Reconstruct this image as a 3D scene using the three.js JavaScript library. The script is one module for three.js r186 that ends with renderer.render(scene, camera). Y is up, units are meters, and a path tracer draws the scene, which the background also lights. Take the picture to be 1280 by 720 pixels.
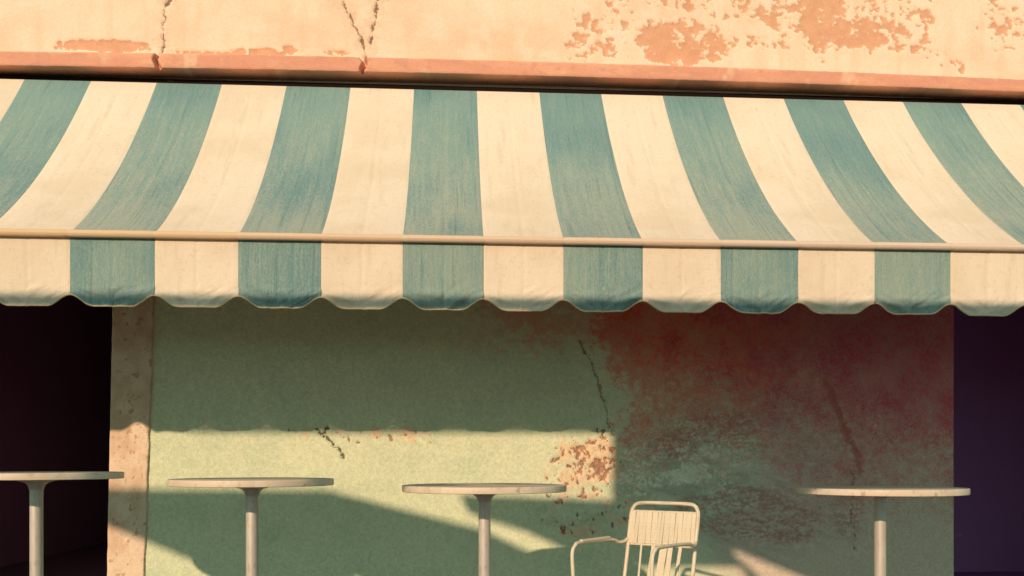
import * as THREE from 'three';
import { mergeGeometries, mergeVertices } from 'three/addons/utils/BufferGeometryUtils.js';
import { RoundedBoxGeometry } from 'three/addons/geometries/RoundedBoxGeometry.js';

// ------------------------------------------------------------------ camera, sky, sun, exposure
const scene = new THREE.Scene();
const CAM_HEIGHT = 1.04;
const camera = new THREE.PerspectiveCamera(53.13, 1280 / 1150, 0.05, 400);
camera.setViewOffset(1280, 1150, 0, 0, 1280, 720);      // shift lens: verticals stay upright, horizon low in the frame
camera.position.set(0, CAM_HEIGHT, 5.9);
camera.rotation.set(0, -3.65 * Math.PI / 180, 0);
scene.add(camera);

const renderer = new THREE.WebGLRenderer({ antialias: true });
renderer.setSize(1024, 576);
renderer.toneMapping = THREE.LinearToneMapping;
renderer.toneMappingExposure = 1.04;
renderer.shadowMap.enabled = true;

const SUN = new THREE.Vector3(-0.47, 0.402, 1).normalize();
function makeSky() {
  const w = 256, h = 128, d = new Float32Array(w * h * 4);
  for (let j = 0; j < h; j++) {
    const el = ((j + 0.5) / h - 0.5) * Math.PI;
    for (let i = 0; i < w; i++) {
      const up = Math.max(0, Math.sin(el)), k = Math.pow(1 - up, 3);
      const o = (j * w + i) * 4;
      const g = 1.45;
      d[o] = g * (0.18 + 0.25 * k); d[o + 1] = g * (0.25 + 0.63 * k); d[o + 2] = g * (0.28 + 0.37 * k); d[o + 3] = 1;
    }
  }
  const t = new THREE.DataTexture(d, w, h, THREE.RGBAFormat, THREE.FloatType);
  t.mapping = THREE.EquirectangularReflectionMapping;
  t.minFilter = t.magFilter = THREE.LinearFilter; t.needsUpdate = true;
  return t;
}
const skyTex = makeSky();
scene.background = skyTex; scene.environment = skyTex;

const sun = new THREE.DirectionalLight(new THREE.Color().setRGB(1.0, 0.755, 0.53), 3.85);
sun.position.copy(SUN).multiplyScalar(20).add(new THREE.Vector3(0.5, 1.5, 0));
sun.target.position.set(0.5, 1.5, 0);
sun.castShadow = true; sun.shadow.radius = 1.5;
sun.shadow.mapSize.set(4096, 4096);
Object.assign(sun.shadow.camera, { left: -9, right: 9, top: 7, bottom: -7, near: 1, far: 45 });
scene.add(sun, sun.target);

// ------------------------------------------------------------------ helpers
let seed = 7;
const rnd = () => { seed = (seed + 0x6D2B79F5) | 0; let t = Math.imul(seed ^ (seed >>> 15), 1 | seed); t = (t + Math.imul(t ^ (t >>> 7), 61 | t)) ^ t; return ((t ^ (t >>> 14)) >>> 0) / 4294967296; };
const hash = (x, y) => { let n = Math.imul(x, 374761393) + Math.imul(y, 668265263) | 0; n = Math.imul(n ^ (n >>> 13), 1274126177); return ((n ^ (n >>> 16)) >>> 0) / 4294967296; };
function vn(x, y) {                                                  // value noise 0..1
  const xi = Math.floor(x), yi = Math.floor(y); let u = x - xi, v = y - yi;
  u = u * u * (3 - 2 * u); v = v * v * (3 - 2 * v);
  const a = hash(xi, yi), b = hash(xi + 1, yi), c = hash(xi, yi + 1), d = hash(xi + 1, yi + 1);
  return a + (b - a) * u + (c - a + (a - b - c + d) * u) * v;
}
function fbm(x, y, o = 4) { let s = 0, a = 0.5, t = 0; for (let i = 0; i < o; i++) { s += a * vn(x, y); t += a; a *= 0.5; x = x * 2.03 + 17.3; y = y * 2.03 + 9.1; } return s / t; }
const clamp = (x, a = 0, b = 1) => Math.min(b, Math.max(a, x));
const ss = (a, b, x) => { const t = clamp((x - a) / (b - a)); return t * t * (3 - 2 * t); };
const mix = (a, b, t) => a + (b - a) * t;
const mix3 = (a, b, t) => [mix(a[0], b[0], t), mix(a[1], b[1], t), mix(a[2], b[2], t)];
const lut = new Uint8Array(4097); for (let i = 0; i <= 4096; i++) { const c = i / 4096; lut[i] = Math.round(255 * (c <= 0.0031308 ? 12.92 * c : 1.055 * Math.pow(c, 1 / 2.4) - 0.055)); }
function colourTexture(w, h, fn) {                                   // fn(u, v) gives a linear colour; v goes up
  const d = new Uint8Array(w * h * 4);
  for (let j = 0; j < h; j++) for (let i = 0; i < w; i++) {
    const c = fn((i + 0.5) / w, (j + 0.5) / h), o = (j * w + i) * 4;
    for (let k = 0; k < 3; k++) d[o + k] = lut[Math.round(4096 * clamp(c[k]))];
    d[o + 3] = 255;
  }
  const t = new THREE.DataTexture(d, w, h); t.colorSpace = THREE.SRGBColorSpace;
  t.magFilter = THREE.LinearFilter; t.minFilter = THREE.LinearMipmapLinearFilter; t.generateMipmaps = true; t.needsUpdate = true;
  return t;
}
function greyTexture(w, h, fn) {
  const d = new Uint8Array(w * h * 4);
  for (let j = 0; j < h; j++) for (let i = 0; i < w; i++) { const c = Math.round(255 * clamp(fn((i + 0.5) / w, (j + 0.5) / h))), o = (j * w + i) * 4; d[o] = d[o + 1] = d[o + 2] = c; d[o + 3] = 255; }
  const t = new THREE.DataTexture(d, w, h); t.magFilter = THREE.LinearFilter; t.wrapS = t.wrapT = THREE.RepeatWrapping; t.needsUpdate = true;
  return t;
}
const wrap = (t) => { t.wrapS = t.wrapT = THREE.RepeatWrapping; return t; };
// distance from (x, y) to a polyline, and how far along it (0..1)
function lineDist(pts, x, y) {
  let best = 1e9, along = 0;
  for (let i = 0; i < pts.length - 1; i++) {
    const [ax, ay] = pts[i], [bx, by] = pts[i + 1], dx = bx - ax, dy = by - ay;
    const t = clamp(((x - ax) * dx + (y - ay) * dy) / (dx * dx + dy * dy)), d = Math.hypot(x - ax - t * dx, y - ay - t * dy);
    if (d < best) { best = d; along = (i + t) / (pts.length - 1); }
  }
  return [best, along];
}
function segNear(pts, m) { let x0 = 1e9, x1 = -1e9, y0 = 1e9, y1 = -1e9; for (const [x, y] of pts) { x0 = Math.min(x0, x); x1 = Math.max(x1, x); y0 = Math.min(y0, y); y1 = Math.max(y1, y); } return { pts, x0: x0 - m, x1: x1 + m, y0: y0 - m, y1: y1 + m }; }
const inBox = (c, x, y) => x > c.x0 && x < c.x1 && y > c.y0 && y < c.y1;
const ell = (x, y, cx, cy, rx, ry) => 1 - Math.hypot((x - cx) / rx, (y - cy) / ry);   // 1 in the middle, 0 on the rim, negative outside

function mesh(name, geo, mat, parent) { const m = new THREE.Mesh(geo, mat); m.name = name; m.castShadow = m.receiveShadow = true; (parent || scene).add(m); return m; }
function group(name, label, category, pos = [0, 0, 0], turn = 0, set) {
  const g = new THREE.Group(); g.name = name; g.position.set(...pos); g.rotation.y = turn; g.userData = { label, category }; if (set) g.userData.group = set; scene.add(g); return g;
}
// a grid surface: fn(u, v) -> [x, y, z]; uvf(u, v) -> [u, v]
function gridGeo(nu, nv, fn, uvf, flip = false) {
  const p = [], t = [], idx = [];
  for (let j = 0; j <= nv; j++) for (let i = 0; i <= nu; i++) { p.push(...fn(i / nu, j / nv)); t.push(...uvf(i / nu, j / nv)); }
  for (let j = 0; j < nv; j++) for (let i = 0; i < nu; i++) { const a = j * (nu + 1) + i, b = a + 1, c = a + nu + 1, d = c + 1; flip ? idx.push(a, c, b, b, c, d) : idx.push(a, b, c, b, d, c); }
  const g = new THREE.BufferGeometry(); g.setAttribute('position', new THREE.Float32BufferAttribute(p, 3)); g.setAttribute('uv', new THREE.Float32BufferAttribute(t, 2)); g.setIndex(idx); g.computeVertexNormals(); return g;
}
function box(w, h, d, x, y, z, r = 0.004) { const g = new RoundedBoxGeometry(w, h, d, 1, Math.min(r, w / 2.1, h / 2.1, d / 2.1)); g.translate(x, y, z); return g; }
function tube(pts, r, seg = 24, rad = 10, tension = 0.5) { return new THREE.TubeGeometry(new THREE.CatmullRomCurve3(pts.map((p) => new THREE.Vector3(...p)), false, 'catmullrom', tension), seg, r, rad, false); }

// ------------------------------------------------------------------ ground
{
  const tex = wrap(colourTexture(512, 512, (u, v) => { const n = fbm(u * 24, v * 24, 4), m = vn(u * 180, v * 180); const k = 0.75 + 0.35 * n + 0.15 * (m - 0.5); return [0.085 * k, 0.083 * k, 0.075 * k]; }));
  const g = new THREE.PlaneGeometry(160, 160); g.rotateX(-Math.PI / 2);
  for (let i = 0, a = g.attributes.uv; i < a.count; i++) a.setXY(i, a.getX(i) * 55, a.getY(i) * 55);
  const o = mesh('ground', g, new THREE.MeshStandardMaterial({ map: tex, roughness: 0.95 }));
  o.userData = { kind: 'structure', label: 'worn grey asphalt ground in front of the cafe' };
}

// ------------------------------------------------------------------ the cafe building
const building = group('cafe_building', 'weathered cafe building with peeling cream plaster above and faded green wall below', 'building');
const grainBump = greyTexture(512, 512, (u, v) => 0.55 * fbm(u * 64, v * 64, 3) + 0.45 * vn(u * 256, v * 256));
grainBump.repeat.set(1, 1);
function grainFor(sx, sy) { const t = grainBump.clone(); t.repeat.set(sx, sy); t.needsUpdate = true; return t; }

// --- upper wall: cream plaster, flaked off to the salmon undercoat
const UX0 = -4.4, UX1 = 5.4, UY0 = 3.5, UY1 = 5.1;
const upCracks = [
  segNear([[-1.772, 3.958], [-1.797, 3.887], [-1.807, 3.816], [-1.821, 3.765], [-1.821, 3.695], [-1.812, 3.635], [-1.826, 3.595], [-1.831, 3.534]], 0.12),
  segNear([[-0.718, 3.992], [-0.678, 3.901], [-0.638, 3.826], [-0.607, 3.761], [-0.577, 3.691], [-0.562, 3.630], [-0.552, 3.569]], 0.12),
  segNear([[-0.466, 4.000], [-0.491, 3.897], [-0.501, 3.825], [-0.521, 3.754], [-0.527, 3.692]], 0.12),
  segNear([[-1.772, 3.958], [-1.758, 4.380], [-1.797, 4.730], [-1.738, 5.235]], 0.1),
  segNear([[-0.718, 3.992], [-0.819, 4.313], [-0.844, 4.718]], 0.1),
  segNear([[-0.466, 4.000], [-0.410, 4.379], [-0.441, 4.683], [-0.339, 5.095]], 0.1),
];
const upBlobs = [                                                    // x, y, rx, ry, strength: where the cream has come away
  [...[1.471, 3.760], 0.32, 0.155, 1.05], [...[2.135, 3.958], 0.2, 0.14, 0.55], [...[1.208, 3.701], 0.20, 0.07, 0.62], [...[0.905, 3.754], 0.20, 0.15, 0.60], [...[1.025, 3.939], 0.3, 0.16, 0.42],
  [...[1.815, 3.963], 0.34, 0.05, 0.72], [...[2.028, 3.776], 0.26, 0.06, 0.66], [...[0.832, 3.949], 0.12, 0.1, 0.4], [...[1.629, 4.025], 0.36, 0.08, 0.62],
  [...[2.419, 3.982], 0.18, 0.27, 1.15], [...[2.656, 3.847], 0.30, 0.11, 0.95], [...[2.889, 3.992], 0.34, 0.18, 0.66], [...[3.025, 3.752], 0.16, 0.035, 0.7],
  [...[3.189, 3.725], 0.10, 0.035, 0.6], [...[3.299, 3.665], 0.10, 0.03, 0.6], [...[3.387, 3.625], 0.05, 0.025, 0.6], [...[2.376, 3.661], 0.07, 0.02, 0.5], [...[3.124, 3.819], 0.05, 0.06, 0.55],
  [...[3.695, 4.006], 0.2, 0.22, 0.64], [...[3.822, 4.266], 0.4, 0.22, 0.8], [...[2.269, 4.319], 0.9, 0.18, 0.55], [...[0.171, 4.605], 0.6, 0.2, 0.5], [...[-2.081, 4.669], 0.7, 0.25, 0.5],
];
const upStrips = [[...[-2.169, 3.630], 0.34, 0.042, 1.1], [...[-2.397, 3.608], 0.12, 0.02, 0.7], [...[-1.194, 3.618], 0.24, 0.028, 0.8], [...[-1.034, 3.637], 0.07, 0.035, 0.8], [...[-1.491, 3.604], 0.32, 0.012, 0.8], [...[-0.743, 3.625], 0.10, 0.02, 0.75], [...[-1.713, 3.603], 0.1, 0.012, 0.7]];
function upperMask(x, y) {                                           // 1 where the top coat is gone
  let b = 0; for (const [cx, cy, rx, ry, s] of upBlobs) { const e = ell(x, y, cx, cy, rx * 1.35, ry * 1.35); if (e > 0) b = Math.max(b, s * Math.min(1, e * 2.1)); }
  const n = fbm(x * 11 + 3, y * 14, 4), n2 = fbm(x * 40, y * 46 + 7, 3);
  const n3 = fbm(x * 19 + 60, y * 22, 3);
  let m = ss(0.40, 0.57, b * 0.70 + (n - 0.5) * 0.50 + (n2 - 0.5) * 0.80 + (n3 - 0.5) * 0.75 - (b > 0 ? 0 : 1));
  let s = 0; for (const [cx, cy, rx, ry, k] of upStrips) { const e = ell(x, y, cx, cy, rx, ry); if (e > -0.2) s = Math.max(s, k * Math.min(1, (e + 0.2) * 2)); }
  m = Math.max(m, ss(0.44, 0.52, s * 0.75 + (n2 - 0.5) * 0.9 + (n - 0.5) * 0.4 - (s > 0 ? 0 : 1)));
  return m;
}
function crackAmount(list, x, y, width, wob) {
  let c = 0; const wx = x + (vn(x * 26, y * 26) - 0.5) * wob * 1.3 + (vn(x * 95, y * 95) - 0.5) * wob * 0.9, wy = y + (vn(x * 26 + 50, y * 26) - 0.5) * wob + (vn(x * 95 + 50, y * 95) - 0.5) * wob * 0.7;
  for (const k of list) if (inBox(k, x, y)) { const [d, t] = lineDist(k.pts, wx, wy); const w = width * (k.w || 1) * (0.32 + 1.3 * vn(t * 20 + k.x0 * 9, 3) ** 1.5); c = Math.max(c, 1 - ss(w * 0.5, w, d)); }
  return c;
}
{
  const tex = colourTexture(2048, 384, (u, v) => {
    const x = mix(UX0, UX1, u), y = mix(UY0, UY1, v);
    const a = fbm(x * 2.2, y * 3, 4), b = fbm(x * 9, y * 9 + 4, 4), g = vn(x * 160, y * 160), st = fbm(x * 14, y * 1.6, 3);
    let c = mix3([0.78, 0.575, 0.43], [0.71, 0.49, 0.34], ss(0.35, 0.75, a));
    c = mix3(c, [0.80, 0.61, 0.48], ss(0.5, 0.8, b) * 0.6);
    c = mix3(c, [0.66, 0.45, 0.28], ss(0.55, 0.85, st) * 0.35);
    const m = upperMask(x, y), halo = upperMask(x + 0.008, y + 0.006);
    const under = mix3([0.66, 0.33, 0.19], [0.55, 0.24, 0.13], fbm(x * 20, y * 20, 3));
    c = mix3(c, [0.86, 0.70, 0.52], Math.max(0, halo - m) * 0.6);
    c = mix3(c, under, m * 0.88);
    const cr = crackAmount(upCracks, x, y, 0.0075, 0.018);
    const stain = crackAmount(upCracks, x, y, 0.04, 0.08) * (0.2 + 0.5 * b);
    c = mix3(c, [0.52, 0.28, 0.14], stain * 0.5);
    c = mix3(c, [0.16, 0.07, 0.04], cr * 0.85);
    const k = 0.93 + 0.14 * g; return [c[0] * k, c[1] * k, c[2] * k];
  });
  const h = (x, y) => 0.006 * (fbm(x * 2, y * 2, 3) - 0.5) + 0.004 * (fbm(x * 12, y * 12, 3) - 0.5) - 0.007 * upperMask(x, y) - 0.012 * crackAmount(upCracks, x, y, 0.009, 0.018);
  const W = UX1 - UX0, H = UY1 - UY0;
  const uvf = (u, v) => [u, v];
  const g1 = gridGeo(980, 84, (u, v) => { const x = UX0 + W * u, y = mix(3.36, 4.2, v); return [x, y, h(x, y)]; }, (u, v) => [u, Math.max(0.004, (v * 0.84 - 0.14) / H)]);
  const g2 = gridGeo(200, 18, (u, v) => { const x = UX0 + W * u, y = mix(4.2, UY1, v); return [x, y, v === 0 ? h(x, y) : h(x, y)]; }, (u, v) => [u, (0.7 + 0.9 * v) / H]);
  const mat = new THREE.MeshStandardMaterial({ map: tex, roughness: 0.95, bumpMap: grainFor(W / 0.8, H / 0.8), bumpScale: 0.0018 });
  const o = mesh('upper_wall', mergeGeometries([g1, g2]), mat, building);
  o.userData.label = 'cream plaster flaking off to salmon undercoat';
}

// --- green wall
const GX0 = -1.975, GX1 = 3.31, GY0 = 0, GY1 = 3.5;
const redEdge = [[0.480, 2.713], [0.635, 2.200], [0.712, 2.020], [0.780, 1.892], [0.868, 1.738], [0.915, 1.583], [0.973, 1.480], [0.999, 1.351], [1.014, 1.195]];
const mainCrack = segNear([[0.801, 1.815], [0.868, 1.727], [0.900, 1.635], [0.941, 1.531], [0.957, 1.443], [0.983, 1.376], [0.993, 1.304], [1.020, 1.247], [1.020, 1.195]], 0.1);
const darkCrack = segNear([[-0.864, 1.228], [-0.834, 1.202], [-0.804, 1.177], [-0.768, 1.147], [-0.738, 1.116], [-0.718, 1.091], [-0.713, 1.060]], 0.1); darkCrack.w = 1.2;
const darkFork = segNear([[-0.824, 1.197], [-0.794, 1.243]], 0.08);
const rightCrack = segNear([[2.446, 1.550], [2.494, 1.434], [2.527, 1.356], [2.565, 1.277], [2.592, 1.198], [2.635, 1.119], [2.662, 1.040], [2.667, 0.961]], 0.15);
const rightCrackLow = segNear([[2.624, 0.950], [2.629, 0.856], [2.613, 0.698], [2.635, 0.566], [2.629, 0.434]], 0.1); rightCrackLow.w = 0.6;
const greenCracks = [mainCrack, darkCrack, darkFork, rightCrackLow];
const specks = [[...[-0.994, 1.202], 0.09, 0.055, 0.5], [...[-0.501, 1.218], 0.07, 0.05, 0.62], [...[-0.339, 1.219], 0.10, 0.06, 0.52], [...[-0.643, 1.193], 0.2, 0.07, 0.4], [...[-0.212, 1.178], 0.08, 0.05, 0.45],
  [...[0.635, 0.973], 0.07, 0.10, 0.66], [...[0.790, 0.988], 0.20, 0.17, 0.80], [...[0.936, 1.040], 0.13, 0.18, 0.88], [...[0.868, 0.849], 0.16, 0.07, 0.66], [...[0.686, 0.808], 0.10, 0.06, 0.6],
  [...[1.051, 0.703], 0.16, 0.10, 0.5], [...[0.790, 0.627], 0.22, 0.10, 0.5], [...[1.025, 1.273], 0.05, 0.08, 0.5]];
const veins = [[...[1.735, 1.249], 0.28, 0.14, 0.55], [...[1.868, 0.700], 0.34, 0.16, 0.72], [...[1.629, 0.701], 0.2, 0.12, 0.55], [...[2.161, 0.621], 0.25, 0.14, 0.55], [...[2.592, 0.698], 0.12, 0.2, 0.4], [...[1.418, 1.118], 0.2, 0.1, 0.4]];
const weight = (list, x, y) => { let b = 0; for (const [cx, cy, rx, ry, s] of list) { const e = ell(x, y, cx, cy, rx * 1.3, ry * 1.3); if (e > 0) b = Math.max(b, s * Math.min(1, e * 2.2)); } return b; };
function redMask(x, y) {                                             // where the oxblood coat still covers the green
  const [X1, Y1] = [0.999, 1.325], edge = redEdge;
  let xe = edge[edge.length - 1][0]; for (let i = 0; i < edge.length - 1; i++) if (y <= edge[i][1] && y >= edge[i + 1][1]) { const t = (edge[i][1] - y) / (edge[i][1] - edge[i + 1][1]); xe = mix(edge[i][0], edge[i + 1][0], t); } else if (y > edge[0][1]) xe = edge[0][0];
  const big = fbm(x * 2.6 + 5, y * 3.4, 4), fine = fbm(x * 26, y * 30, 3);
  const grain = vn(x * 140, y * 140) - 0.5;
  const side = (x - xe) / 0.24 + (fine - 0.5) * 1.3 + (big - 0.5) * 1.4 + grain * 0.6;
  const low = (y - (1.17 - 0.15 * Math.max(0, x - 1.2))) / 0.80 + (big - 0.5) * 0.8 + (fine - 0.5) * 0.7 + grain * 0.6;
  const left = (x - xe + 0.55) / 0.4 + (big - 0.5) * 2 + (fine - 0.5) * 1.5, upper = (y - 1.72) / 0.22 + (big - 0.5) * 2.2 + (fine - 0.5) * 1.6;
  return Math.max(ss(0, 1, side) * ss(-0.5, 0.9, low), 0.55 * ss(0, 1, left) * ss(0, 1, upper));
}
function speckMask(x, y) {
  const b = weight(specks, x, y); if (b <= 0) return 0;
  const n = fbm(x * 30, y * 26 + 3, 3), n2 = fbm(x * 75, y * 60, 2);
  return ss(0.50, 0.56, b * 0.42 + (n - 0.5) * 0.9 + (n2 - 0.5) * 0.5 + 0.12);
}
function veinMask(x, y) {
  const b = weight(veins, x, y); if (b <= 0) return 0;
  const wx = x + (fbm(x * 7, y * 7, 3) - 0.5) * 0.25, r = 1 - Math.abs(2 * fbm(wx * 17 + y * 5, y * 34 - x * 3, 4) - 1), n = fbm(x * 60, y * 75, 3);
  return ss(0.62, 0.92, r * 0.62 + n * 0.5) * ss(0.05, 0.5, b) ;
}
const rough = [[...[1.735, 0.962], 0.62, 0.42, 1], [...[2.055, 0.595], 0.55, 0.2, 0.8], [...[0.790, 0.704], 0.3, 0.12, 0.5]];
const pale = [[...[1.534, 0.952], 0.15, 0.065, 1.2], [...[1.287, 0.921], 0.30, 0.06, 1.0], [...[1.366, 1.040], 0.2, 0.06, 0.45], [...[1.208, 0.858], 0.15, 0.05, 0.5], [...[1.682, 1.118], 0.40, 0.18, 0.62], [...[1.208, 1.040], 0.18, 0.1, 0.6], [...[1.895, 0.805], 0.3, 0.08, 0.45]];
{
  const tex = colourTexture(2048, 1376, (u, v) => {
    const x = mix(GX0, GX1, u), y = mix(GY0, GY1, v);
    const a = fbm(x * 1.7, y * 1.9, 4), b = fbm(x * 7, y * 7 + 4, 4), g = vn(x * 190, y * 190), f = fbm(x * 60, y * 60, 2);
    let c = mix3([0.60, 0.615, 0.40], [0.67, 0.665, 0.445], ss(0.2, 0.8, a));
    c = mix3(c, [0.48, 0.55, 0.36], ss(0.45, 0.85, b) * 0.4);
    const w = weight(rough, x, y);
    if (w > 0) { const q = fbm(x * 9, y * 24 + x * 5, 4); c = mix3(c, mix3([0.40, 0.40, 0.32], [0.62, 0.64, 0.50], ss(0.3, 0.72, q)), Math.min(1, w) * 0.75); }
    const pl = weight(pale, x, y); if (pl > 0) c = mix3(c, [0.86, 0.82, 0.64], ss(0.26, 0.66, pl * 0.5 + (fbm(x * 16, y * 26 + x * 3, 4) - 0.5) * 0.9 + (fbm(x * 70, y * 90, 3) - 0.5) * 1.0 + 0.06) * 0.8);
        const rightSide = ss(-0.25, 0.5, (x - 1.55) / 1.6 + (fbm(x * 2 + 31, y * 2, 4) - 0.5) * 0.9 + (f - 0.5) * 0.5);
    c = mix3(c, [0.56, 0.34, 0.31], rightSide * 0.6);                   // dusty rose mixed over the green, stronger towards the right
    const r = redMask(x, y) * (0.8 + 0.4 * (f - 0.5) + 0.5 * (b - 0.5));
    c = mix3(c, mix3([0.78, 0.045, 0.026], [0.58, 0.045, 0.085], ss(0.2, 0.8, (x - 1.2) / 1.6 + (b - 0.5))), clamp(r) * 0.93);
    const vm = veinMask(x, y); c = mix3(c, [0.44, 0.15, 0.13], vm * 0.65);
    if (inBox(rightCrack, x, y)) { const [d] = lineDist(rightCrack.pts, x + (fbm(x * 30, y * 30, 2) - 0.5) * 0.04, y); c = mix3(c, [0.50, 0.14, 0.10], (1 - ss(0.006, 0.034, d + (f - 0.5) * 0.035)) * 0.75); }
    const s = speckMask(x, y), sw = weight(specks, x, y);
    if (sw > 0) { c = mix3(c, [0.78, 0.52, 0.33], ss(0.30, 0.58, sw * 0.75 + (fbm(x * 14, y * 14, 3) - 0.5) * 1.1) * 0.75); c = mix3(c, mix3([0.42, 0.17, 0.10], [0.20, 0.09, 0.06], ss(0.4, 0.7, fbm(x * 50, y * 50, 2))), s * 0.85); }
    const cr = crackAmount(greenCracks, x, y, 0.008, 0.022); c = mix3(c, x < 0 ? [0.06, 0.06, 0.03] : [0.22, 0.07, 0.04], cr * (x < 0 ? 0.9 : 0.6));
    const k = 0.85 + 0.22 * g + 0.22 * (f - 0.5); return [c[0] * k, c[1] * k, c[2] * k];
  });
  const h = (x, y) => {
    let z = 0.008 * (fbm(x * 1.6, y * 1.6, 3) - 0.5) + 0.003 * (fbm(x * 14, y * 14, 3) - 0.5);
    const w = weight(rough, x, y); if (w > 0) z += Math.min(1, w) * 0.030 * (fbm(x * 9, y * 24 + x * 5, 4) - 0.5) + Math.min(1, w) * 0.010 * (fbm(x * 26, y * 60 + x * 12, 3) - 0.5);
    z -= 0.010 * speckMask(x, y); z -= 0.006 * veinMask(x, y); z -= 0.012 * crackAmount(greenCracks, x, y, 0.010, 0.022);
    if (inBox(rightCrack, x, y)) { const [d] = lineDist(rightCrack.pts, x + (fbm(x * 30, y * 30, 2) - 0.5) * 0.04, y); z -= 0.012 * (1 - ss(0.004, 0.024, d)); }
    return z;
  };
  const W = GX1 - GX0, H = GY1 - GY0;
  const g1 = gridGeo(560, 215, (u, v) => { const x = GX0 + W * u, y = 2.1 * v; return [x, y, h(x, y)]; }, (u, v) => [u, v * 2.1 / H]);
  const g2 = gridGeo(80, 16, (u, v) => { const x = GX0 + W * u, y = mix(2.1, 3.36, v); return [x, y, -0.004]; }, (u, v) => [u, (2.1 + 1.26 * v) / H]);
  const mat = new THREE.MeshStandardMaterial({ map: tex, roughness: 0.92, bumpMap: grainFor(W / 0.7, H / 0.7), bumpScale: 0.003 });
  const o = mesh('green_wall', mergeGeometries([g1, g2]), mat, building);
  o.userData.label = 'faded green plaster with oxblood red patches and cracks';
}

// --- pinkish pilaster strip at the left doorway, leaning a little
{
  const tex = colourTexture(128, 1024, (u, v) => {
    const x = u * 0.27, y = v * 3.5, b = fbm(x * 16, y * 12, 4), g = vn(x * 190, y * 190), p = fbm(x * 44 + 3, y * 30, 3);
    let c = mix3([0.74, 0.54, 0.38], [0.64, 0.42, 0.28], ss(0.3, 0.7, b));
    c = mix3(c, [0.36, 0.17, 0.10], ss(0.67, 0.76, p) * 0.6);
    const k = 0.92 + 0.16 * g; return [c[0] * k, c[1] * k, c[2] * k];
  });
  const zf = (x, y) => 0.012 + 0.003 * (fbm(x * 10, y * 10, 3) - 0.5) - 0.005 * ss(0.67, 0.76, fbm((x + 2.2) * 44 + 3, y * 30, 3));
  const left = (y) => -2.170 + 0.0205 * y, right = (y) => mix(-1.940, -1.862, y / 2.2) + 0.012 * (fbm(3, y * 16, 3) - 0.5);
  const N = 320, cols = [];
  // profile across: back-left jamb, rounded front corner, face, right chamfer
  const prof = 26;
  const g = gridGeo(prof, N, (u, v) => {
    const y = 3.36 * v, xl = left(y) + 0.004 * (fbm(9, y * 20, 3) - 0.5), xr = right(y), i = Math.round(u * prof);
    if (i === 0) return [xl, y, -0.25]; if (i === 1) return [xl, y, -0.012];
    if (i === 2) return [xl + 0.002, y, -0.002]; if (i === 3) return [xl + 0.007, y, 0.005];
    if (i === prof) return [xr + 0.002, y, -0.01];
    const t = (i - 4) / (prof - 5), x = mix(xl + 0.014, xr, t); return [x, y, zf(x, y)];
  }, (u, v) => [u, v]);
  const mat = new THREE.MeshStandardMaterial({ map: tex, roughness: 0.93, bumpMap: grainFor(0.4, 5), bumpScale: 0.003 });
  const o = mesh('pilaster', g, mat, building); o.userData.label = 'pinkish pitted plaster strip beside dark doorway';
}

// --- ledge, bowed a little with age and chipped where the cracks run through
{
  const tex = wrap(colourTexture(2048, 64, (u, v) => {
    const x = u * 9.8, y = v * 0.3, a = fbm(x * 3, y * 8, 4), b = fbm(x * 20, y * 20, 3), g = vn(x * 150, y * 150);
    let c = mix3([0.63, 0.27, 0.18], [0.70, 0.335, 0.21], ss(0.3, 0.7, a)); c = mix3(c, [0.55, 0.24, 0.17], ss(0.55, 0.8, b) * 0.5);
    c = mix3(c, [0.74, 0.50, 0.34], ss(0.66, 0.8, fbm(x * 9 + 40, y * 3, 3)) * 0.5);
    const k = 0.93 + 0.14 * g; return [c[0] * k, c[1] * k, c[2] * k];
  }));
  const top = (x) => 3.533 - 0.0028 * (x - 0.4) ** 2, bot = (x) => 3.444 - 0.0022 * (x - 0.6) ** 2;
  const chips = [[-1.846, 3.534][0] * 0.977, [-0.567, 3.549][0] * 0.977];
  const chip = (x, y) => { let c = 0; chips.forEach((cx, i) => { const xx = x - cx - 0.010 * Math.sin(y * 70 + i * 2) ; c = Math.max(c, 1 - ss(0.006, 0.013 + 0.012 * vn(y * 60, i * 5), Math.abs(xx))); }); return c; };
  const P = 12, N = 1400;
  const g = gridGeo(N, P, (u, v) => {
    const x = mix(-4.4, 5.4, u), i = Math.round(v * P), t = top(x), b = bot(x);
    const e = 0.004 * (fbm(x * 22, i * 0.4, 3) - 0.5), c = Math.abs(x + 0.65) < 0.2 || Math.abs(x + 1.85) < 0.2 ? 1 : 0;
    let y, z;
    if (i === 0) { y = b + 0.004; z = -0.02; } else if (i === 1) { y = b + 0.002; z = 0.12; } else if (i === 2) { y = b; z = 0.162; } else if (i === 3) { y = b + 0.003; z = 0.168; }
    else if (i <= 9) { const k = (i - 3) / 6; y = mix(b + 0.003, t - 0.003, k); z = 0.170; } else if (i === 10) { y = t; z = 0.164; } else if (i === 11) { y = t + 0.004; z = 0.07; } else { y = t + 0.012; z = -0.02; }
    if (i >= 2 && i <= 10) { z += e * 0.6; y += (i === 2 || i === 3 || i >= 9) ? e * 0.9 : 0; if (c) z -= 0.055 * chip(x, y) * (i >= 3 ? 1 : 0.5); }
    return [x, y, z];
  }, (u, v) => [u, v], false);
  const mat = new THREE.MeshStandardMaterial({ map: tex, roughness: 0.9, bumpMap: grainFor(14, 0.4), bumpScale: 0.002 });
  const o = mesh('ledge', g, mat, building); o.userData.label = 'salmon painted ledge above the awning';
}

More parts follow.
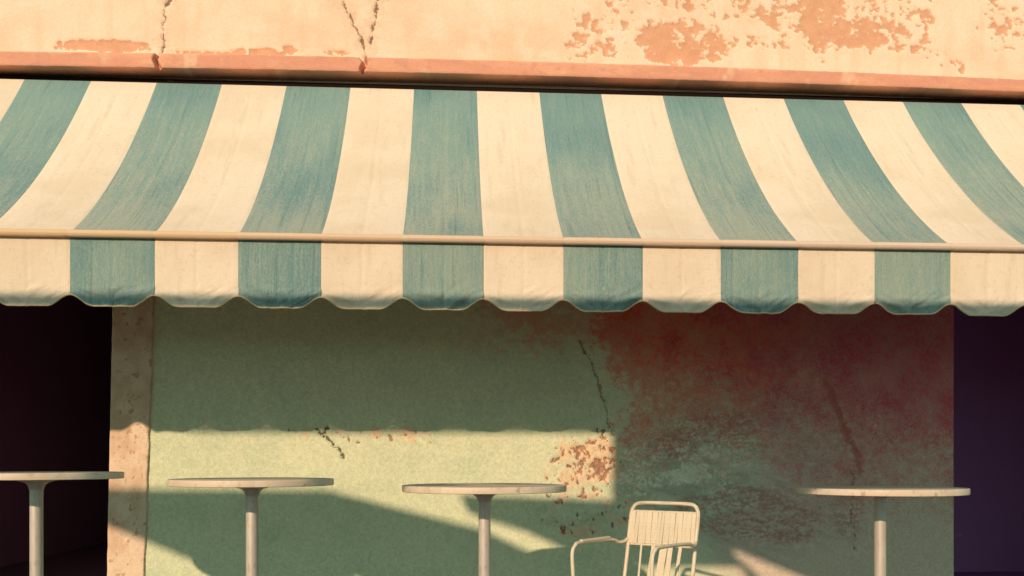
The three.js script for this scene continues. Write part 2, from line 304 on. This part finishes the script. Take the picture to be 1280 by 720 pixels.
// --- rooms behind the two doorways, and the wall beyond them
{
  const roseWalls = new THREE.MeshStandardMaterial({ color: new THREE.Color().setRGB(0.28, 0.15, 0.22), roughness: 0.9 });
  const violetWalls = new THREE.MeshStandardMaterial({ color: new THREE.Color().setRGB(0.44, 0.18, 0.42), roughness: 0.9 });
  const plaster = new THREE.MeshStandardMaterial({ color: new THREE.Color().setRGB(0.6, 0.42, 0.28), roughness: 0.95 });
  const room = (x0, x1, m, deep) => {
    const w = x1 - x0, c = (x0 + x1) / 2;
    const parts = [['room_back_wall', w + 0.2, 3.6, 0.1, c, 1.8, -deep - 0.25], ['room_side_wall', 0.1, 3.6, deep, x0 - 0.05, 1.8, -0.25 - deep / 2], ['room_side_wall', 0.1, 3.6, deep, x1 + 0.05, 1.8, -0.25 - deep / 2], ['room_ceiling', w + 0.2, 0.1, deep, c, 3.45, -0.25 - deep / 2], ['room_floor', w + 0.2, 0.02, deep, c, 0.012, -0.25 - deep / 2]];
    for (const [n, a, b, d, x, y, z] of parts) mesh(n, box(a, b, d, x, y, z, 0.002), m, building);
  };
  room(-4.3, -2.0, roseWalls, 6); room(3.2, 5.3, violetWalls, 2.0);
  mesh('wall_core', box(5.43, 3.5, 0.2, 0.595, 1.75, -0.13, 0.002), plaster, building);
  mesh('upper_wall_core', box(9.8, 1.6, 0.2, 0.5, 4.3, -0.14, 0.002), plaster, building);
  mesh('roof_slab', box(9.8, 0.12, 6.6, 0.5, 5.15, -3.25, 0.002), plaster, building);
  mesh('door_lintel', box(2.2, 0.9, 0.22, -3.28, 3.05, -0.13, 0.002), plaster, building);
  mesh('door_lintel', box(2.1, 0.9, 0.22, 4.34, 3.05, -0.13, 0.002), plaster, building);
  mesh('door_pier', box(0.5, 2.6, 0.22, -4.15, 1.3, -0.13, 0.002), plaster, building);
  mesh('door_pier', box(0.5, 2.6, 0.22, 5.15, 1.3, -0.13, 0.002), plaster, building);
}

// ------------------------------------------------------------------ awning
const awning = group('striped_awning', 'faded teal and cream striped canvas awning with scalloped valance over the cafe front', 'awning');
const SW = 0.3947, SX = -1.8250, K0 = -5, K1 = 17;
const P0 = [0.10, 3.365], PC = [0.7925, 2.499], P2 = [1.388, 2.128];
const bez = (t) => [(1 - t) ** 2 * P0[0] + 2 * t * (1 - t) * PC[0] + t * t * P2[0], (1 - t) ** 2 * P0[1] + 2 * t * (1 - t) * PC[1] + t * t * P2[1]];
const bezN = (t) => { const dz = 2 * (1 - t) * (PC[0] - P0[0]) + 2 * t * (P2[0] - PC[0]), dy = 2 * (1 - t) * (PC[1] - P0[1]) + 2 * t * (P2[1] - PC[1]), l = Math.hypot(dz, dy); return [-dy / l, dz / l]; };  // (z, y) outward
// teal cloth: u spans 1.6 m, v 2.4 m
const tealTex = (fade, off, hang) => wrap(colourTexture(1024, 1024, (u, v) => {
  const x = u * 1.6, y = v * 2.4;
  const big = fbm(x * 3 + off, y * 1.6, 3), streak = fbm(x * 60 + off, y * 3.4, 4), thread = fbm(x * 170 + off, y * 9, 3), fleck = fbm(x * 240, y * 120 + off, 3), wh = vn(x * 640, y * 500);
  let c = mix3([0.125, 0.235, 0.24], [0.175, 0.285, 0.265], ss(0.25, 0.8, big));
  c = mix3(c, [0.30, 0.35, 0.29], clamp(fade * (0.45 + 0.8 * (thread - 0.5) + 1.2 * (fleck - 0.5) + 0.6 * (streak - 0.5) + 0.7 * (big - 0.5))));
  c = mix3(c, [0.40, 0.38, 0.30], clamp(hang * ss(0.25, 1.25, y / 1.85 + (streak - 0.5) * 0.7 + (big - 0.5) * 0.5 + (fleck - 0.5) * 1.2) * 0.62));
  c = mix3(c, [0.055, 0.115, 0.14], ss(0.64, 0.82, fbm(x * 90 + off * 3, y * 1.7, 4)) * 0.32);     // thin dark crease lines down the cloth
  const k = 0.86 + 0.16 * vn(x * 420, y * 40) + 0.12 * wh; return [c[0] * k, c[1] * k, c[2] * k];
}));
const creamTex = wrap(colourTexture(1024, 1024, (u, v) => {
  const x = u * 1.6, y = v * 2.4, big = fbm(x * 3, y * 3 + 5, 4), streak = fbm(x * 30, y * 3, 3), weave = vn(x * 420, y * 30) * 0.5 + vn(x * 30, y * 420) * 0.5, sp = fbm(x * 70, y * 60, 2);
  let c = mix3([0.75, 0.625, 0.49], [0.69, 0.56, 0.42], ss(0.35, 0.75, big)); c = mix3(c, [0.60, 0.48, 0.34], ss(0.6, 0.85, streak) * 0.35); c = mix3(c, [0.58, 0.47, 0.33], ss(0.68, 0.8, sp) * 0.35);
  const k = 0.94 + 0.10 * weave; return [c[0] * k, c[1] * k, c[2] * k];
}));
const weaveBump = greyTexture(512, 512, (u, v) => 0.5 * vn(u * 256, v * 24) + 0.5 * vn(u * 24, v * 256));
weaveBump.repeat.set(6, 8);
const cloth = (map) => new THREE.MeshPhysicalMaterial({ map, roughness: 0.95, bumpMap: weaveBump, bumpScale: 0.0012, sheen: 0.2, sheenRoughness: 0.8 });
const tealCanopy = [cloth(tealTex(0.52, 0, 0.9)), cloth(tealTex(0.42, 57, 0.85))], tealValance = cloth(tealTex(0.75, 31, 0.2)), cream = cloth(creamTex);
const pipingMat = new THREE.MeshStandardMaterial({ color: new THREE.Color().setRGB(0.70, 0.52, 0.30), roughness: 0.85 });
const sewn = (g1, g2) => mergeGeometries([g1, g2]);

for (let k = K0; k < K1; k++) {
  const teal = k % 2 === 0, x0 = SX + SW * k, ou = hash(k + 40, 3) * 0.74, ov = hash(k + 40, 9) * (teal ? 0.06 : 0.22);
  // ---- sloping canopy strip
  const surf = (off) => (u, v) => {
    const x = x0 + SW * u, t = v, [z, y] = bez(t), [nz, ny] = bezN(t);
    let d = 0.004 * Math.sin(Math.PI * u) + 0.010 * (fbm(x * 1.4, t * 1.6, 3) - 0.5) + 0.0045 * (fbm(x * 10 + t * 2, t * 2.2, 3) - 0.5) * (0.5 + t);
    d -= 0.0022 * Math.exp(-(((u - 0.5) / 0.022) ** 2));                  // stitched centre seam
    d -= 0.010 * Math.sin(Math.PI * t) * 0.4;
    d -= 0.0020 * (Math.exp(-((u / 0.02) ** 2)) + Math.exp(-(((1 - u) / 0.02) ** 2)));
    d *= ss(0, 0.12, t);
    return [x, y + ny * (d + off), z + nz * (d + off)];
  };
  const uvf = (u, v) => [(u * SW) / 1.6 + ou, v * 1.85 / 2.4 + ov];
  const gTop = gridGeo(40, 60, surf(0), uvf, true), gBot = gridGeo(8, 20, surf(-0.003), uvf, false);
  mesh('canopy_stripe', sewn(gTop, gBot), teal ? tealCanopy[(k / 2 + 8) % 2] : cream, awning).userData.label = teal ? 'faded teal canopy stripe' : 'cream canopy stripe';
  // ---- hanging valance panel with its scalloped lower edge
  const low = (u) => { const e = Math.min(u, 1 - u); return 1.776 + 0.054 * Math.pow((1 + Math.cos(Math.PI * Math.min(1, e / 0.30))) / 2, 1.15) + 0.004 * (hash(k + 55, u > 0.5 ? 4 : 5) - 0.5) * Math.sin(Math.PI * u); };
  const yTop = 2.112;
  const wv = (x, y) => {
    const v = clamp((yTop - y) / 0.336), u = (x - x0) / SW, q = v * v;
    let d = 0.010 * q * (fbm(x * 2.1, 1.3, 3) - 0.5) + 0.006 * v * (fbm(x * 9, y * 5, 3) - 0.5);
    const corner = ss(0.55, 1, v) * (teal ? 1 : 0.6);
    d += 0.040 * corner * (fbm(x * 20 + (u < 0.5 ? 1 : -1) * y * 26, y * 22 + k * 3.1, 3) - 0.5);
    d += 0.013 * ss(0.7, 1, v) * (fbm(x * 34, k * 2.2, 2) - 0.5) * (teal ? 1.2 : 0.7);
    const fold = (u > 0.5 ? (1 - u) : u), line = y - (1.80 + 0.10 * (u > 0.5 ? 0.5 - fold : 0.5 - fold));
    d += 0.020 * corner * (hash(k + 90, u > 0.5 ? 1 : 2) * 1.6 - 0.2) * Math.exp(-((line / 0.012) ** 2)) * ss(0, 0.1, fold) * (1 - ss(0.28, 0.45, fold));
    d -= 0.0022 * Math.exp(-(((u - 0.5) / 0.02) ** 2)) + 0.0016 * (Math.exp(-((u / 0.018) ** 2)) + Math.exp(-(((1 - u) / 0.018) ** 2)));
    return 1.385 + d;
  };
  const vs = (off) => (u, v) => { const uu = 0.001 + u * 0.998, x = x0 + SW * uu, y = mix(yTop, low(uu), v); return [x, y, wv(x, y) + off]; };
  const ou2 = hash(k + 40, 17) * 0.74, ov2 = hash(k + 40, 23) * 0.84, vuv = (u, v) => [(u * SW) / 1.6 + ou2, v * 0.34 / 2.4 + ov2];
  const panel = mesh('valance_panel', sewn(gridGeo(56, 48, vs(0), vuv, true), gridGeo(28, 12, vs(-0.003), vuv, false)), teal ? tealValance : cream, awning);
  panel.userData.label = teal ? 'mottled teal valance panel' : 'cream valance panel';
  const pts = []; for (let i = 0; i <= 40; i++) { const u = i / 40, x = x0 + SW * u, y = low(u); pts.push(new THREE.Vector3(x, y, wv(x, y))); }
  mesh('hem_piping', new THREE.TubeGeometry(new THREE.CatmullRomCurve3(pts), 60, 0.0042, 6, false), pipingMat, panel);
}
// front bar in its cream sleeve, one sleeve per stripe
{
  const sleeves = [0, 1, 2, 3, 4, 5].map((i) => new THREE.MeshStandardMaterial({ color: new THREE.Color().setRGB(...mix3([0.73, 0.49, 0.28], [0.71, 0.54, 0.42], i / 5)), roughness: 0.8, bumpMap: weaveBump, bumpScale: 0.001 }));
  for (let k = K0; k < K1; k++) {
    const r = 0.0178 + 0.0007 * hash(k + 7, 5), x0 = SX + SW * k, N = 30;
    const g = gridGeo(N, 14, (u, v) => { const a = v * Math.PI * 2, e = Math.min(u, 1 - u) * SW, rr = r + 0.0006 * (fbm((x0 + u * SW) * 20, Math.cos(a) * 2, 2) - 0.5) - (e < 0.004 ? 0.0016 : 0); return [x0 + SW * u, 2.117 + Math.sin(a) * rr, 1.402 + Math.cos(a) * rr]; }, (u, v) => [u, v * 0.3], true);
    mesh('bar_sleeve', g, sleeves[clamp(Math.round((k + 1) / 2), 0, 5)], awning);
  }
  const dark = new THREE.MeshPhysicalMaterial({ color: new THREE.Color().setRGB(0.014, 0.005, 0.004), roughness: 0.9, specularIntensity: 0.25 });
  const roll = new THREE.CylinderGeometry(0.028, 0.028, SW * (K1 - K0), 20); roll.rotateZ(Math.PI / 2); roll.translate(SX + SW * (K0 + K1) / 2, 3.335, 0.085);
  mesh('roller_tube', roll, dark, awning);
  for (const x of [-3.3, 0.6, 4.4]) mesh('support_arm', tube([[x, 2.9, 0.0], [x, 2.55, 0.55], [x, 2.13, 1.37]], 0.014, 24, 8), dark, awning);
  mesh('head_rail_shade', box(SW * (K1 - K0), 0.085, 0.075, SX + SW * (K0 + K1) / 2, 3.368, 0.0235, 0.006), dark, awning);  // head rail, near black to stand in for deep shade under the ledge
}

// ------------------------------------------------------------------ tables
const topTex = wrap(colourTexture(512, 512, (u, v) => { const b = fbm(u * 8, v * 8, 4), s = fbm(u * 60, v * 60, 3); let c = mix3([0.67, 0.55, 0.42], [0.60, 0.48, 0.35], ss(0.3, 0.7, b)); c = mix3(c, [0.36, 0.24, 0.16], ss(0.62, 0.78, s) * 0.35); c = mix3(c, [0.34, 0.21, 0.13], ss(0.74, 0.79, fbm(u * 26 + 8, v * 26, 3)) * 0.6); return c; }));
const poleTex = wrap(colourTexture(256, 512, (u, v) => { const a = fbm(u * 5, v * 9, 4), s = fbm(u * 22, v * 44, 3); let c = mix3([0.58, 0.50, 0.44], [0.50, 0.42, 0.36], ss(0.3, 0.7, a)); return mix3(c, [0.26, 0.13, 0.08], ss(0.66, 0.78, s) * 0.3); }));
const topMat = new THREE.MeshPhysicalMaterial({ map: topTex, roughness: 0.55, bumpMap: grainFor(1, 1), bumpScale: 0.0006 });
const rimMat = new THREE.MeshPhysicalMaterial({ map: topTex, color: new THREE.Color().setRGB(1.0, 0.95, 0.95), roughness: 0.5 });
const poleMat = new THREE.MeshPhysicalMaterial({ map: poleTex, roughness: 0.42, metalness: 0.25, bumpMap: grainFor(1, 3), bumpScale: 0.0006 });
function makeTable(name, label, [x, z], height, radius, flared) {
  const t = group(name, label, 'table', [x, 0, z], rnd() * 6.28, 'round cafe tables along the wall');
  const th = 0.029, R = radius, lathe = (p, n = 96) => new THREE.LatheGeometry(p.map(([a, b]) => new THREE.Vector2(a, b)), n);
  const disc = lathe([[0.0001, height - th + 0.004], [R - 0.012, height - th + 0.004], [R - 0.011, height - th + 0.008], [R - 0.011, height - 0.006], [R - 0.012, height], [R * 0.5, height + 0.0004], [0.0001, height]].reverse(), 96);
  const p = disc.attributes.position, uv = disc.attributes.uv; for (let i = 0; i < p.count; i++) uv.setXY(i, p.getX(i) / 1.2 + x, p.getZ(i) / 1.2);
  const top = mesh('table_top', disc, topMat, t);
  const rim = lathe([[R - 0.0118, height - th], [R - 0.003, height - th], [R, height - th + 0.003], [R, height - 0.003], [R - 0.003, height + 0.0012], [R - 0.009, height + 0.0012], [R - 0.0118, height + 0.0002]].reverse(), 128);
  { const q = rim.attributes.position, w = rim.attributes.uv; for (let i = 0; i < q.count; i++) w.setXY(i, Math.atan2(q.getX(i), q.getZ(i)) * 0.38 + x, q.getY(i) / 1.2); }
  mesh('edge_band', rim, rimMat, top);
  const u = height - th + 0.003;
  if (flared) mesh('flange', lathe([[0.125, u], [0.123, u - 0.005], [0.085, u - 0.011], [0.052, u - 0.02], [0.037, u - 0.032], [0.030, u - 0.055]].reverse(), 48), poleMat, t);
  else mesh('flange', lathe([[0.06, u], [0.059, u - 0.006], [0.034, u - 0.010], [0.030, u - 0.025]].reverse(), 48), poleMat, t);
  mesh('pole', lathe([[0.029, 0.02], [0.0285, 0.1], [0.0285, u - 0.006]], 40), poleMat, t);
  mesh('base', lathe([[0.0001, 0.004], [0.25, 0.004], [0.255, 0.012], [0.24, 0.02], [0.12, 0.034], [0.05, 0.06], [0.036, 0.10]], 56), poleMat, t);
  return t;
}
makeTable('round_table', 'round cream pedestal table in front of the black left doorway', [-1.930, 1.50], 0.982, 0.376, true);
makeTable('round_table_001', 'round cream pedestal table beside the pink plaster strip, before green wall', [-0.945, 1.50], 0.950, 0.378, true);
makeTable('round_table_002', 'round cream pedestal table between the metal chair and the short black crack', [0.149, 1.50], 0.919, 0.392, true);
makeTable('round_table_003', 'round cream pedestal table with thin pole beside the purple-black right doorway', [2.095, 1.50], 0.904, 0.397, false);

// ------------------------------------------------------------------ chair
{
  const C = group('metal_armchair', 'cream painted tubular metal armchair with slatted back against the green wall', 'chair', [0.912, 0.0967, 1.5], -41 * Math.PI / 180); C.scale.setScalar(0.907);
  const paint = wrap(colourTexture(256, 256, (u, v) => { const s = fbm(u * 30, v * 30, 3); let c = mix3([0.68, 0.58, 0.44], [0.60, 0.50, 0.36], fbm(u * 6, v * 6, 3)); return mix3(c, [0.34, 0.16, 0.09], ss(0.63, 0.73, s) * 0.75); }));
  const mat = new THREE.MeshPhysicalMaterial({ map: paint, roughness: 0.5 });
  const hw = 0.207, r = 0.0110;
  // reclined back: z of the back plane at a height
  const bz = (y) => -0.17 - 0.22 * (y - 0.40);
  const bow = (s) => [s * hw, 0, 0];
  mesh('back_frame', tube([[-hw, -0.104, bz(-0.104) + 0.03], [-hw, 0.40, bz(0.40)], [-hw, 0.60, bz(0.60)], [-hw, 0.735, bz(0.735)], [-hw + 0.012, 0.775, bz(0.775)], [-hw + 0.05, 0.797, bz(0.797)], [0, 0.800, bz(0.80)], [hw - 0.05, 0.797, bz(0.797)], [hw - 0.012, 0.775, bz(0.775)], [hw, 0.735, bz(0.735)], [hw, 0.60, bz(0.60)], [hw, 0.40, bz(0.40)], [hw, -0.104, bz(-0.104) + 0.03]], r, 140, 10), mat, C);
  mesh('top_rail', tube([[-hw, 0.752, bz(0.752)], [hw, 0.752, bz(0.752)]], 0.007, 4, 8), mat, C);
  mesh('lower_rail', tube([[-hw, 0.570, bz(0.570)], [hw, 0.570, bz(0.570)]], 0.009, 4, 8), mat, C);
  const cuts = [0]; while (cuts[cuts.length - 1] < 1) cuts.push(Math.min(1, cuts[cuts.length - 1] + 0.035 + 0.075 * rnd())); if (1 - cuts[cuts.length - 2] < 0.03) cuts.splice(cuts.length - 2, 1);
  for (let i = 0; i < cuts.length - 1; i++) {
    const x0 = mix(-hw + 0.006, hw - 0.006, cuts[i]), x1 = mix(-hw + 0.006, hw - 0.006, cuts[i + 1]), w = x1 - x0 - 0.0012, h = 0.184 - 0.006 * rnd();
    const g = box(w, h, 0.005, 0, 0, 0, 0.0016); g.rotateX(-Math.atan(0.22)); g.rotateY((rnd() - 0.5) * 0.2); g.translate((x0 + x1) / 2, 0.664, bz(0.664) + 0.010 + 0.004 * (rnd() - 0.5));
    mesh('back_slat', g, mat, C);
  }
  // straps that run on down from the back to the seat
  for (const [x, w, lean] of [[-0.112, 0.012, 0.004], [-0.058, 0.024, -0.012], [-0.002, 0.044, -0.018], [0.052, 0.030, -0.008], [0.104, 0.020, -0.014]]) {
    const g = box(w, 0.19, 0.005, 0, 0, 0, 0.0016); g.rotateX(-Math.atan(0.22)); g.rotateZ(lean * 4); g.translate(x - lean, 0.478, bz(0.478) + 0.006);
    mesh('back_strap', g, mat, C);
  }
  // arms: out of the back post, dipping, along, and down into the front leg
  for (const s of [-1, 1]) {
    mesh('arm', tube([[s * hw, 0.600, bz(0.60)], [s * (hw + 0.012), 0.582, bz(0.6) + 0.035], [s * (hw + 0.022), 0.580, bz(0.6) + 0.075], [s * (hw + 0.026), 0.596, bz(0.6) + 0.12], [s * (hw + 0.028), 0.603, 0.02], [s * (hw + 0.028), 0.605, 0.25], [s * (hw + 0.028), 0.590, 0.295], [s * (hw + 0.028), 0.545, 0.32], [s * (hw + 0.024), 0.37, 0.316], [s * (hw + 0.02), -0.104, 0.33]], 0.0102, 90, 10), mat, C);
    if (s < 0) { const pad = box(0.026, 0.017, 0.29, s * (hw + 0.028), 0.612, 0.095, 0.007); mesh('arm_pad', pad, mat, C); }
  }
  const sy = 0.368, rail = (a, b) => tube([a, b], 0.010, 4, 8);
  mesh('seat_frame', mergeGeometries([rail([-hw - 0.02, sy, 0.316], [hw + 0.02, sy, 0.316]), rail([-hw, sy, -0.163], [hw, sy, -0.163]), rail([-hw - 0.004, sy, -0.163], [-hw - 0.02, sy, 0.316]), rail([hw + 0.004, sy, -0.163], [hw + 0.02, sy, 0.316])]), mat, C);
  for (let i = 0; i < 9; i++) mesh('seat_slat', box(0.034, 0.006, 0.47, -0.176 + i * 0.044, sy + 0.0125, 0.076, 0.002), mat, C);
}

// ------------------------------------------------------------------ added unseen cloths, outlines shaped to cast the wanted shade on the wall
{
  const Z = 4.25;
  const line = group('added_shade_line', 'added unseen line on two posts holding the shade cloths before the cafe', 'added shade line', [0, 0, Z]);
  const postMat = new THREE.MeshStandardMaterial({ color: new THREE.Color().setRGB(0.16, 0.14, 0.12), roughness: 0.7, metalness: 0.2 });
  const ropeMat = new THREE.MeshStandardMaterial({ color: new THREE.Color().setRGB(0.5, 0.45, 0.36), roughness: 0.9 });
  for (const x of [-7.2, 7.2]) mesh('post', new THREE.CylinderGeometry(0.05, 0.06, 3.3, 20).translate(x, 1.65, 0), postMat, line);  // posts and ropes only carry the added shade cloths
  mesh('rope', tube([[-7.2, 2.992, 0], [0, 2.992, 0], [7.2, 2.992, 0]], 0.0016, 60, 6), ropeMat, line);
  mesh('rope', tube([[-7.2, 2.72, 0.02], [-2, 2.579, 0.02], [7.2, 2.72, 0.02]], 0.0016, 60, 6), ropeMat, line);
  const sheet = (name, label, pts, colour, dz) => {  // flat light blocker, cut to the shadow outline it should throw
    const g = new THREE.ExtrudeGeometry(new THREE.Shape(pts.map(([x, y]) => new THREE.Vector2(x, y))), { depth: 0.004, bevelEnabled: false });
    g.translate(0, 0, Z + dz);
    const o = mesh(name, g, new THREE.MeshStandardMaterial({ color: new THREE.Color().setRGB(...colour), roughness: 0.95 })); o.userData = { label, category: 'laundry', group: 'added shade cloths out of view' };
  };
  sheet('added_shade_cloth', 'added narrow grey shade cloth, out of view, shaped to shadow the wall', [[-0.973, 2.987], [-0.145, 2.989], [-0.172, 2.138], [0.014, 1.974], [-0.060, 1.954], [-0.129, 2.049], [-0.790, 2.053], [-0.973, 2.086]], [0.36, 0.34, 0.32], 0);
  sheet('added_shade_cloth_001', 'added wide brown shade cloth, out of view, shading the right of the wall', [[-0.262, 2.988], [3.031, 2.997], [3.031, 1.588], [1.510, 1.606], [1.510, 1.941], [0.336, 1.961], [-0.177, 2.164]], [0.30, 0.24, 0.20], 0.012);
  sheet('added_shade_cloth_002', 'added long olive shade cloth, unseen, cut to a slanted shadow outline', [[-4.612, 2.579], [-2.801, 2.566], [-1.827, 2.312], [-1.197, 2.020], [-1.363, 1.980], [-1.857, 1.974], [-1.939, 2.047], [-2.057, 2.104], [-2.240, 2.125], [-2.438, 2.101], [-2.580, 2.051], [-2.640, 1.991], [-2.811, 1.992], [-2.881, 2.074], [-3.001, 2.115], [-3.166, 2.076], [-3.310, 1.981], [-4.161, 2.343], [-4.612, 2.535]], [0.30, 0.30, 0.20], 0.02);
  sheet('added_shade_cloth_003', 'added blue shade cloth, unseen, beside the olive one, shaped for its shadow', [[-1.970, 2.539], [-0.947, 2.495], [-0.920, 2.086], [-1.114, 2.097], [-1.544, 2.296], [-1.765, 2.364], [-1.914, 2.421]], [0.22, 0.28, 0.36], 0.024);
  sheet('added_shade_cloth_004', 'added long cream shade strip, unseen, straightening the awning shadow edge', [[-3.809, 2.977], [-0.957, 2.984], [-0.957, 2.919], [-3.612, 2.915], [-3.760, 2.949]], [0.5, 0.42, 0.3], -0.01);
}

renderer.render(scene, camera);
